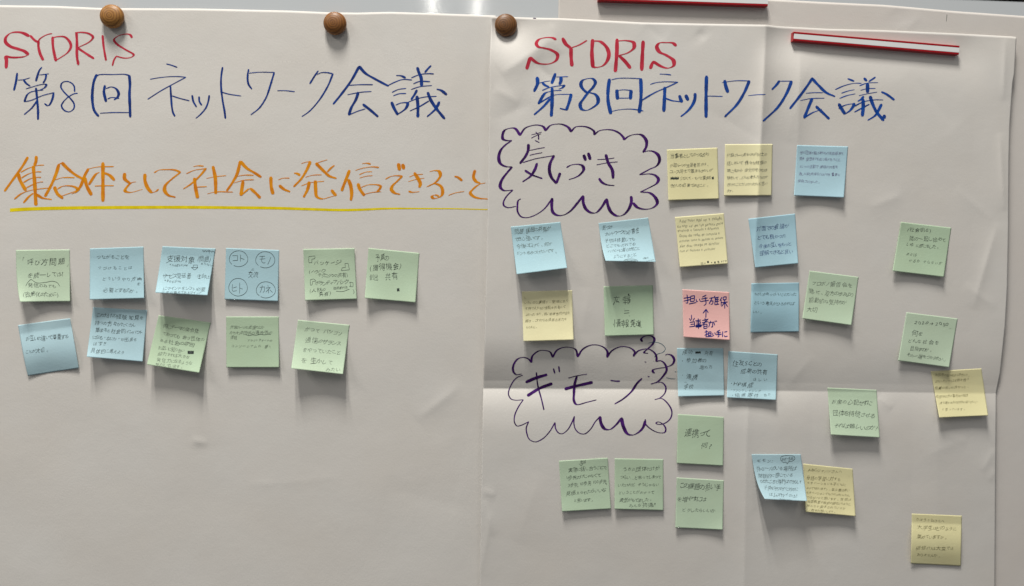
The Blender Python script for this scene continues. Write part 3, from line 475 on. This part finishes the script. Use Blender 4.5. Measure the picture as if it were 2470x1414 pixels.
note('blue', [(1633, 840), (1744.8, 840), (1747, 954.2), (1634.7, 956.6)], 4.5, 'blue sticky note bent at the fold beside the question marks', RF,
     [("成功", 290, 250, 515, 245, 88), ("共有", 735, 250, 908, 268, 88), ("・", 280, 420, 320, 420, 80), ("参加者の", 370, 400, 770, 405, 88), ("進め方", 635, 540, 908, 540, 75), ("・", 275, 710, 315, 710, 80), ("連携", 370, 725, 605, 745, 110), ("へ", 325, 840, 385, 840, 50), ("学校", 315, 925, 512, 930, 95)], strokes=[scrib(555, 660, 250, 55, 7), scrib(560, 655, 252, 36, 9)], curls=[('BL', 1.5, 0, 3)])
note('blue', [(1757, 847.3), (1876, 855.2), (1871.7, 965), (1753.3, 959)], 6.5, 'blue sticky note bent at the fold, bearing the letters HP', RF,
     [("住友SCとの", 1290, 460, 1872, 485, 105), ("成果の共有", 1450, 612, 1988, 652, 98), ("ほしい", 1680, 780, 2000, 790, 85), ("・HP構成", 1245, 872, 1715, 892, 92), ("・ファンドレイジング", 1245, 990, 1862, 1022, 60), ("・組織寄付", 1262, 1095, 1822, 1110, 82), ("あり", 1910, 1095, 2055, 1085, 66)])
note('green', [(2173.3, 535.6), (2294.7, 549.5), (2276.7, 668.5), (2152.8, 654)], 5, 'green sticky note farthest right in its row, with a bracketed first line', RG,
     [("(社会的な)", 485, 288, 970, 302, 80), ("隣の一起し始めて", 520, 455, 1258, 492, 100), ("いる と感じました。", 485, 580, 1145, 635, 85), ("あとは", 465, 762, 688, 785, 78), ("やるか やらないか", 505, 908, 1192, 955, 72)], curls=[('TL', 0, 0, 1.5)])
note('green', [(2186.5, 753.5), (2310.3, 768.7), (2289.5, 886.5), (2166.3, 870.3)], 3.5, 'green sticky note that reads 2020 to 2050, above the bent yellow one', RH,
     [("2020→2050", 330, 190, 752, 225, 50), ("へ", 755, 265, 787, 265, 24), ("何を", 300, 320, 437, 335, 62), ("どんな社会を", 255, 412, 632, 438, 56), ("目指すのか。", 280, 502, 557, 535, 56), ("その一端をつかみたい...", 240, 588, 718, 642, 52)])
note('yellow', [(2245.3, 896), (2367.3, 889), (2383.6, 1002.4), (2265.7, 1007.7)], 8, 'yellow sticky note bent across the horizontal fold by the sheet\'s right edge', RH,
     [("・各団体の悩みをよくききとり、", 560, 832, 1018, 832, 36), ("はなしたいかには聴き合う", 585, 912, 998, 886, 36), ("授業の担いが良かった。", 575, 995, 1008, 975, 36), ("・他団体の方の事例をお聞き", 575, 1098, 988, 1080, 36), ("持ち寄れるものの持ち帰りがいい", 635, 1170, 1095, 1158, 36), ("と思っています。", 665, 1250, 965, 1250, 36)], ink='olive')
note('green', [(1996, 935.4), (2114.5, 940.7), (2122, 1055.8), (2004.2, 1048.9)], 9, 'pale green sticky note hung on the horizontal fold with three large lines', RI,
     [("お金の心配せずに", 350, 445, 1252, 505, 122), ("団体を持続させる", 360, 735, 1325, 770, 130), ("それは難しいのか?", 390, 1000, 1385, 1055, 125)])
note('green', [(1348.2, 1111.8), (1466, 1104.5), (1473.7, 1227.6), (1355.8, 1234.5)], 3.0, 'green sticky note leaning left below the lower cloud, with figures 10 and 100', RJ,
     [("直接", 570, 290, 688, 285, 58), ("実際に話し合うことで", 330, 452, 1100, 388, 90), ("1歩先だけじゃなくて", 300, 602, 988, 540, 85), ("3歩先 10歩先 100歩先", 325, 752, 1100, 662, 82), ("を", 1075, 725, 1110, 725, 48), ("見据えられたらいいな", 290, 922, 1090, 838, 85), ("と思います。", 445, 1060, 855, 1030, 85)], strokes=["555,320 590,360c 625,320"], curls=[('TR', 0, 0, 1.5)])
note('green', [(1482.8, 1106), (1600, 1108), (1600, 1231.6), (1482.4, 1228.4)], 2.5, 'upright green sticky note whose last line ends in exclamation marks', RJ,
     [("うちの団体だけが", 1420, 432, 2150, 410, 88), ("つらい…と思ってしまって", 1370, 592, 2180, 585, 80), ("いたけれど そうじゃない", 1320, 742, 2148, 740, 78), ("ということがわかって", 1330, 895, 2045, 885, 72), ("勇気がもてました。", 1350, 1052, 2018, 1030, 85), ("みんな共通!!", 1540, 1160, 2075, 1130, 85)])
note('green', [(1635.5, 999.2), (1746.7, 1005.4), (1743.8, 1123.8), (1632.2, 1118)], 2.2, 'green sticky note with only two short lines, below the pair of blue notes', RK,
     [("連携って", 230, 275, 497, 290, 88), ("何?", 385, 425, 522, 425, 68)], curls=[('TR', -1, 1, 1.5)])
note('green', [(1632.2, 1152), (1746, 1158.9), (1743, 1278.4), (1629, 1273.2)], 3.0, 'green three-line sticky note lowest in the middle column', RK,
     [("この課題の担い手", 180, 845, 617, 868, 70), ("を増やすには", 150, 985, 455, 992, 60), ("どうしたらいいか", 200, 1105, 555, 1115, 48)])
note('yellow', [(1937.6, 1118.8), (2056.7, 1131), (2063.7, 1245.5), (1943.4, 1235)], 7, 'yellow sticky note beginning with ABC, partly under the curled blue note', RL,
     [("ABCジャパンさんへ", 1240, 425, 1898, 460, 66), ("母語の学習に対する", 1210, 568, 1865, 605, 72), ("モチバーションは子どもに", 1225, 665, 1972, 705, 56), ("よってちがいますし、年少者は高い", 1220, 760, 2035, 815, 56), ("モチベーションでもつのはかんたん", 1215, 850, 2042, 905, 56), ("ではないかと思います。質問は", 1220, 940, 2062, 992, 56), ("母語教室の教師の皆はどのように", 1230, 1018, 2052, 1078, 56), ("関わりで励まされているか", 1210, 1100, 1962, 1152, 52), ("ご教示お願いします。", 1265, 1182, 1788, 1222, 48)], ink='olive')
note('blue', [(1813, 1096), (1931.5, 1096), (1946.5, 1209), (1829, 1205)], 16, 'pale blue sticky note curling strongly, with a speech bubble at its top', RL,
     [("ギモン:", 270, 245, 592, 245, 80), ("学校・国籍", 748, 228, 972, 208, 55), ("外ルーツのいる場所は", 260, 400, 1032, 388, 92), ("閉鎖的に感じている", 290, 532, 960, 525, 80), ("なぜところで専門はできない?", 320, 640, 1125, 655, 85), ("子供を守りすぎてコラボに", 375, 765, 1052, 800, 80), ("はムズかイのは?", 450, 882, 1042, 922, 88), ("ababnwnn", 640, 972, 918, 1000, 46)], strokes=["760,265 730,220 745,170 820,150 920,148 990,170 1000,210 950,255 880,270 855,310c 830,275 790,278 760,265"], curls=[('BL', 16, -1, 4)])
note('yellow', [(2199.6, 1239.2), (2320.2, 1244.3), (2317.6, 1365.4), (2197.2, 1359.4)], 4.5, 'yellow sticky note alone in the bottom right corner', RM,
     [("さぽうと21さんへ", 340, 290, 962, 335, 72), ("大学生はどのように", 370, 458, 1218, 502, 100), ("集めていますか。", 365, 652, 1045, 682, 92), ("研修(?)は大変では", 340, 900, 1155, 918, 80), ("ありませんか。", 360, 1045, 895, 1078, 76)], ink='olive', prof='in')

# glyph outlines -> triangles, one evaluated text object per different character
chars = {}
for nd in NT:
    for ln in nd['lines']:
        for ch in ln[0]:
            if ch != ' ': chars.setdefault((ch, nd['wt']), None)
tmp = []
for (ch, wt) in chars:
    cu = bpy.data.curves.new('g', 'FONT'); cu.body = ch; cu.size = 1.0; cu.resolution_u = 2; cu.fill_mode = 'FRONT'
    cu.offset = wt
    o = bpy.data.objects.new('g', cu); S.collection.objects.link(o); tmp.append(((ch, wt), o, cu))
bpy.context.view_layer.update(); dg = bpy.context.evaluated_depsgraph_get()
for key, o, cu in tmp:
    me = bpy.data.meshes.new_from_object(o.evaluated_get(dg)); me.calc_loop_triangles()
    V = np.empty(len(me.vertices)*3); me.vertices.foreach_get('co', V); V = V.reshape(-1, 3)[:, :2]
    T = np.empty(len(me.loop_triangles)*3, np.int32); me.loop_triangles.foreach_get('vertices', T)
    chars[key] = (V, T.reshape(-1, 3)); bpy.data.meshes.remove(me)
for key, o, cu in tmp:
    bpy.data.objects.remove(o); bpy.data.curves.remove(cu)

def write_line(text, x0, y0, x1, y1, h, wt, G):
    """append warped glyphs in pixel coordinates along x0,y0 -> x1,y1 (line centre)"""
    adv = []
    for ch in text:
        if ch == ' ': adv.append(0.45); continue
        V, T = chars[(ch, wt)]
        wd = (V[:, 0].max()-V[:, 0].min()) if len(V) else 0.4
        cj = ord(ch) > 0x2000
        adv.append((0.72 if 0x3040 <= ord(ch) <= 0x30ff else 0.98) if cj and wd > 0.25 else (0.5 if cj else wd+0.12))
    adv = [a*rnd.uniform(0.93, 1.08) for a in adv]
    tot = sum(adv); L = math.hypot(x1-x0, y1-y0); sx = L/tot
    ca, sa = (x1-x0)/L, (y1-y0)/L; pos = 0; drift = rnd.uniform(0, 6)
    for i, (ch, a) in enumerate(zip(text, adv)):
        if ch != ' ':
            V, T = chars[(ch, wt)]
            if len(V):
                cx, cy = (V[:, 0].min()+V[:, 0].max())/2, 0.36 if ord(ch) > 0x2000 else 0.30
                kana = 0x3040 <= ord(ch) <= 0x30ff
                hs = h*(0.93 if kana else 1.14)*rnd.uniform(0.84, 1.14)
                ws = min(sx*(0.98 if not kana else 1.14), hs*1.15)*rnd.uniform(0.9, 1.05)
                if ord(ch) < 0x2000: ws = sx*rnd.uniform(0.9, 1.02); hs = h*1.05
                X = (V[:, 0]-cx); Y = (V[:, 1]-cy)
                p = rnd.uniform(0, 6.28); q = rnd.uniform(0, 6.28)
                X2 = X + 0.055*np.sin(4.2*Y+p) + rnd.uniform(-0.02, 0.26)*Y
                Y2 = Y + 0.06*np.sin(4.2*X+q) + rnd.uniform(-0.02, 0.16)*X
                rr = rnd.gauss(0, 0.07); c, s_ = math.cos(rr), math.sin(rr)
                X3 = (X2*c-Y2*s_)*ws; Y3 = -(X2*s_+Y2*c)*hs
                u = (pos+a/2)*sx; v = 0.05*h*math.sin(i*0.7+drift)+rnd.gauss(0, 0.055)*h
                G.append((x0+ca*(u+X3)-sa*(v+Y3), y0+sa*(u+X3)+ca*(v+Y3), T, i % 5))
        pos += a

# ------------------------------------------------------------------ sticky notes
def make_note(nd, Hf, group_, extra=0.0):
    q = np.array(nd['q'], float); L = nd['L']; prof = nd['prof']
    cu = {'TL': (0, 0), 'TR': (1, 0), 'BR': (1, 1), 'BL': (0, 1)}
    seed = rnd.randint(0, 9999); cl, cr, cm = rnd.uniform(0, 3.2), rnd.uniform(0, 3.2), rnd.uniform(-1.0, 0.6); L = L+1.2
    def local(u, v):
        t = np.clip((v-0.17)/0.83, 0, 1)
        if prof == 'out': z = L*(0.62*t**1.35+0.38*t**2.6)
        else: z = L*np.sin(np.pi*0.93*t)**1.1*0.9
        wv = 0.20*(0.3+1.1*t)*noise2(u*120, v*120, seed, 5, (70, 170))
        uc = np.clip(u, 0, 1)
        z = z+wv+cl*(t*(1-uc))**2.6+cr*(t*uc)**2.6+cm*np.sin(np.pi*u)*t
        dx = np.zeros_like(z); dy = np.zeros_like(z)
        for (k, ax, ay, lz) in nd['curls']:
            cx, cy = cu[k]; a = np.clip(1-abs(u-cx), 0, 1); b_ = np.clip(1-abs(v-cy), 0, 1)
            wgt = (a*b_)**3.0 if abs(ax) < 5 else (a**1.3*b_**3.2)
            z = z+lz*(a*b_)**3.2; dx = dx+ax*wgt; dy = dy+ay*wgt
        return z, dx, dy
    def pos(u, v, e=0.0):
        u = np.asarray(u, float); v = np.asarray(v, float)
        bx = (1-u)*(1-v)*q[0, 0]+u*(1-v)*q[1, 0]+u*v*q[2, 0]+(1-u)*v*q[3, 0]
        by = (1-u)*(1-v)*q[0, 1]+u*(1-v)*q[1, 1]+u*v*q[2, 1]+(1-u)*v*q[3, 1]
        z, dx, dy = local(u, v); bx = bx+dx; by = by+dy
        return onboard(bx, by, Hf(bx, by)+(0.42+extra)*mm+np.maximum(z, 0)*mm+e)
    def inv(x, y):
        u = np.full_like(x, 0.5); v = np.full_like(x, 0.5)
        for _ in range(7):
            bx = (1-u)*(1-v)*q[0, 0]+u*(1-v)*q[1, 0]+u*v*q[2, 0]+(1-u)*v*q[3, 0]-x
            by = (1-u)*(1-v)*q[0, 1]+u*(1-v)*q[1, 1]+u*v*q[2, 1]+(1-u)*v*q[3, 1]-y
            xu = (1-v)*(q[1, 0]-q[0, 0])+v*(q[2, 0]-q[3, 0]); xv = (1-u)*(q[3, 0]-q[0, 0])+u*(q[2, 0]-q[1, 0])
            yu = (1-v)*(q[1, 1]-q[0, 1])+v*(q[2, 1]-q[3, 1]); yv = (1-u)*(q[3, 1]-q[0, 1])+u*(q[2, 1]-q[1, 1])
            det = xu*yv-xv*yu
            u = u-(bx*yv-by*xv)/det; v = v-(xu*by-yu*bx)/det
        return u, v
    n = 49; s = np.linspace(0, 1, n); ug, vg = np.meshgrid(s, s)
    V = pos(ug.ravel(), vg.ravel()); idx = np.arange(n*n).reshape(n, n)
    F = np.stack([idx[:-1, :-1], idx[1:, :-1], idx[1:, 1:], idx[:-1, 1:]], -1).reshape(-1, 4)
    o = mesh_obj('sticky_note', V, F, NOTE[nd['col']], smooth=True); solid(o, 0.00012)
    tag(o, nd['label'], 'sticky note', group_)
    off, sc = nd['zone']
    G = []
    for ln in nd['lines']:
        t, x0, y0, x1, y1, h = ln
        write_line(t, off[0]+x0*sc, off[1]+y0*sc, off[0]+x1*sc, off[1]+y1*sc, h*sc, nd['wt'], G)
    VV, FF, k = [], [], 0
    for (x, y, T, i) in G:
        u, v = inv(x, y)
        VV.append(pos(u, v, (0.10+0.012*i)*mm)); FF.append(T+k); k += len(x)
    ink = INK[nd['ink']]
    if VV:
      FF = np.vstack(FF); VV = np.vstack(VV)
    # all lettering faces look away from the board
      a, b_, c = VV[FF[:, 0]], VV[FF[:, 1]], VV[FF[:, 2]]
      flip = np.cross(b_-a, c-a)[:, 1] > 0; FF[flip] = FF[flip][:, ::-1]
      mesh_obj('handwriting', VV, FF, ink, o)
    def nmap(x, y, e):
        u, v = inv(x, y); return pos(u, v, e)
    sts = []
    for s_ in nd['strokes']:
        ps = parse(s_, off, sc)
        if len(ps) >= 4: strokes_mesh('handwriting', [(p, 0, 0, nd['tm']) for p in ps], nmap, INK['pen'] if nd['ink'] != 'navy' else ink, o, 0.13)
        else: sts += [(p, 0, 0, nd['tm']) for p in ps]
    for (bx, by, br) in nd['blobs']:
        cx, cy, rr = off[0]+bx*sc, off[1]+by*sc, br*sc
        sts.append(([(cx+rr*0.8*math.cos(a)*(0.3+0.7*(k_ % 2)), cy+rr*math.sin(a)*(0.3+0.7*(k_ % 2))) for k_, a in enumerate(np.linspace(0, 6.1, 9))], 0, 0, rr*0.33))
    for k_, q_ in enumerate(sts): strokes_mesh('drawn_line', [q_], nmap, INK['pen'] if nd['ink'] in ('pen', 'pencil', 'olive') else ink, o, 0.17+0.012*(k_ % 6))
    return o
for i, nd in enumerate(NT):
    left = i < 11
    make_note(nd, HL if left else HR, 'sticky notes on the left sheet' if left else 'sticky notes on the right sheet',
              2.2 if 'speech bubble' in nd['label'] else 0.0)

# ------------------------------------------------------------------ round wooden magnets
def wood_mat(name, c1, c2, seed):
    m, nt, b = principled(name)
    tc = nt.nodes.new('ShaderNodeTexCoord'); mp = nt.nodes.new('ShaderNodeMapping')
    mp.inputs['Location'].default_value = (seed, 0.3*seed, 0.001); mp.inputs['Scale'].default_value = (1, 1, 1)
    nt.links.new(tc.outputs['Object'], mp.inputs['Vector'])
    wv = nt.nodes.new('ShaderNodeTexWave'); wv.wave_type = 'RINGS'; wv.rings_direction = 'Y'
    wv.inputs['Scale'].default_value = 95; wv.inputs['Distortion'].default_value = 2.5; wv.inputs['Detail'].default_value = 3; wv.inputs['Detail Scale'].default_value = 2
    nt.links.new(mp.outputs['Vector'], wv.inputs['Vector'])
    n = nt.nodes.new('ShaderNodeTexNoise'); n.inputs['Scale'].default_value = 160; n.inputs['Detail'].default_value = 5
    nt.links.new(tc.outputs['Object'], n.inputs['Vector'])
    mx = nt.nodes.new('ShaderNodeMath'); mx.operation = 'MULTIPLY_ADD'; mx.inputs[1].default_value = 0.55
    nt.links.new(wv.outputs['Fac'], mx.inputs[0]); nt.links.new(n.outputs['Fac'], mx.inputs[2])
    r = nt.nodes.new('ShaderNodeValToRGB'); r.color_ramp.elements[0].position = 0.35; r.color_ramp.elements[1].position = 0.95
    r.color_ramp.elements[0].color = (*c1, 1); r.color_ramp.elements[1].color = (*c2, 1)
    nt.links.new(mx.outputs[0], r.inputs['Fac']); nt.links.new(r.outputs['Color'], b.inputs['Base Color'])
    b.inputs['Roughness'].default_value = 0.5; b.inputs['Coat Weight'].default_value = 0.06; b.inputs['Coat Roughness'].default_value = 0.25
    bp = nt.nodes.new('ShaderNodeBump'); bp.inputs['Distance'].default_value = 0.00015; nt.links.new(mx.outputs[0], bp.inputs['Height']); nt.links.new(bp.outputs['Normal'], b.inputs['Normal'])
    return m
woodl = [wood_mat('varnished_wood_light', (0.19, 0.072, 0.010), (0.38, 0.17, 0.032), 0.0003), wood_mat('varnished_wood', (0.13, 0.044, 0.006), (0.27, 0.102, 0.016), 0.002), wood_mat('varnished_wood_dark', (0.085, 0.031, 0.006), (0.185, 0.072, 0.013), 0.004)]
steelm, nt, b = principled('magnet_steel'); b.inputs['Base Color'].default_value = (0.25, 0.25, 0.26, 1); b.inputs['Metallic'].default_value = 0.9; b.inputs['Roughness'].default_value = 0.35
def lathe(name, prof_, mat, parent, n=48):
    V, F = [], []
    for (r_, h_) in prof_:
        for k in range(n):
            a = 2*math.pi*k/n; V.append((r_*math.cos(a), -h_, r_*math.sin(a)))
    for i in range(len(prof_)-1):
        for k in range(n):
            a = i*n+k; b_ = i*n+(k+1) % n; F.append((a, b_, b_+n, a+n))
    V.append((0, -prof_[-1][1], 0)); V.append((0, -prof_[0][1], 0)); t = len(V)
    T = [((len(prof_)-1)*n+k, (len(prof_)-1)*n+(k+1) % n, t-2, t-2) for k in range(n)]
    Bq = [((k+1) % n, k, t-1, t-1) for k in range(n)]
    me = bpy.data.meshes.new(name); me.from_pydata(V, [], [tuple(f) for f in F]+[f[:3] for f in T]+[f[:3] for f in Bq]); me.update()
    me.polygons.foreach_set('use_smooth', np.ones(len(me.polygons), bool)); me.materials.append(mat)
    o = bpy.data.objects.new(name, me); S.collection.objects.link(o); o.parent = parent
    return o
knob = [(13.2, 1.6), (14.4, 2.0), (15.6, 4.0), (16.3, 6.5), (16.4, 8.8), (15.8, 11.2), (14.4, 13.6), (12.2, 15.6), (9.2, 17.2), (5.8, 18.2), (2.6, 18.65), (0.8, 18.7)]
for (px, py, Hf, k, lab) in ((270, 39.5, HL, 0, 'lighter brown round wooden magnet at the upper left, on the left sheet'),
                             (808, 56.5, HL, 1, 'mid brown round wooden magnet, middle one of the three'),
                             (1220.5, 61, HR, 2, 'darkest round wooden magnet, pinning the corner where the right sheet starts')):
    h = float(Hf(np.array([px]), np.array([py]))[0])
    P = onboard([px], [py], h+0.007)[0]
    e = bpy.data.objects.new('wooden_magnet', None); S.collection.objects.link(e); e.location = (P[0], -h-0.0002, P[2])
    tag(e, lab, 'magnet', 'round wooden magnets along the top')
    lathe('knob', [(a*mm, (1.6+(b_-1.6)*0.76)*mm) for a, b_ in knob], woodl[k], e)
    lathe('magnet_disc', [(11.5*mm, 0.0), (11.8*mm, 0.3*mm), (11.8*mm, 1.5*mm), (11.0*mm, 1.58*mm)], steelm, e)

# ------------------------------------------------------------------ red and white magnet bars
redm, nt, b = principled('red_plastic'); b.inputs['Base Color'].default_value = (0.38, 0.004, 0.010, 1); b.inputs['Roughness'].default_value = 0.3
whm = paper_mat('white_strip_plastic', (0.80, 0.82, 0.82), 0.03, rough=0.35, bump=0.00003)
def bar(TL, TR, BR, BL, hb, label, thick=8.5*mm):
    """front-face corners in the photograph's frame; hb = height of the surface the bar sits on"""
    P = onboard([TL[0], TR[0], BR[0], BL[0]], [TL[1], TR[1], BR[1], BL[1]], hb+thick)
    c = P.mean(0); ax = (P[1]+P[2]-P[0]-P[3])/2; Lx = np.linalg.norm(ax); ax /= Lx
    az = (P[0]+P[1]-P[2]-P[3])/2; az = az-ax*np.dot(az, ax); Lz = np.linalg.norm(az); az /= Lz
    e = bpy.data.objects.new('magnet_bar', None); S.collection.objects.link(e)
    ang = math.atan2(ax[2], ax[0])
    e.location = (c[0], -hb-0.0002, c[2]); e.rotation_euler = (0, -ang, 0)
    tag(e, label, 'magnet bar', 'red and white magnet bars')
    hx, hz = Lx/2, Lz/2; lip = 2.6*mm
    # body: a red channel with raised lips top and bottom, open at the front for the strip
    prof_ = [(-hz, 0), (hz, 0), (hz, thick-0.4*mm), (hz-0.5*mm, thick), (hz-lip, thick), (hz-lip-0.2*mm, thick-1.3*mm), (-hz+lip+0.2*mm, thick-1.3*mm), (-hz+lip, thick), (-hz+0.5*mm, thick), (-hz, thick-0.4*mm)]
    n = len(prof_); V = [(-hx, -b_, a) for a, b_ in prof_]+[(hx, -b_, a) for a, b_ in prof_]
    F = [(i, (i+1) % n, n+(i+1) % n, n+i) for i in range(n)]
    me = bpy.data.meshes.new('body'); me.from_pydata(V, [], F+[tuple(range(n))[::-1], tuple(range(n, 2*n))]); me.update(); me.polygons.foreach_set('use_smooth', np.zeros(len(me.polygons), bool)); me.materials.append(redm)
    o = bpy.data.objects.new('body', me); S.collection.objects.link(o); o.parent = e
    zz = hz-lip-0.35*mm
    s = box('white_strip', -hx+1.2*mm, hx+0.3*mm, -(thick-0.15*mm), -(thick-1.28*mm), -zz, zz, whm, e, bevel=0.2*mm)
    return e
hb = float(HR(np.array([2110.]), np.array([105.]))[0])
bar((1915, 76.5), (2314.5, 110.5), (2312.5, 132), (1912, 98), hb, 'red and white magnet bar lying fully in view on the right sheet')
hb = float(HB(np.array([1650.]), np.array([10.]))[0])
bar((1444, -20), (1853, -6.5), (1851, 15), (1442, 1.0), 1.0*mm, 'red and white magnet bar cut off by the top of the picture')
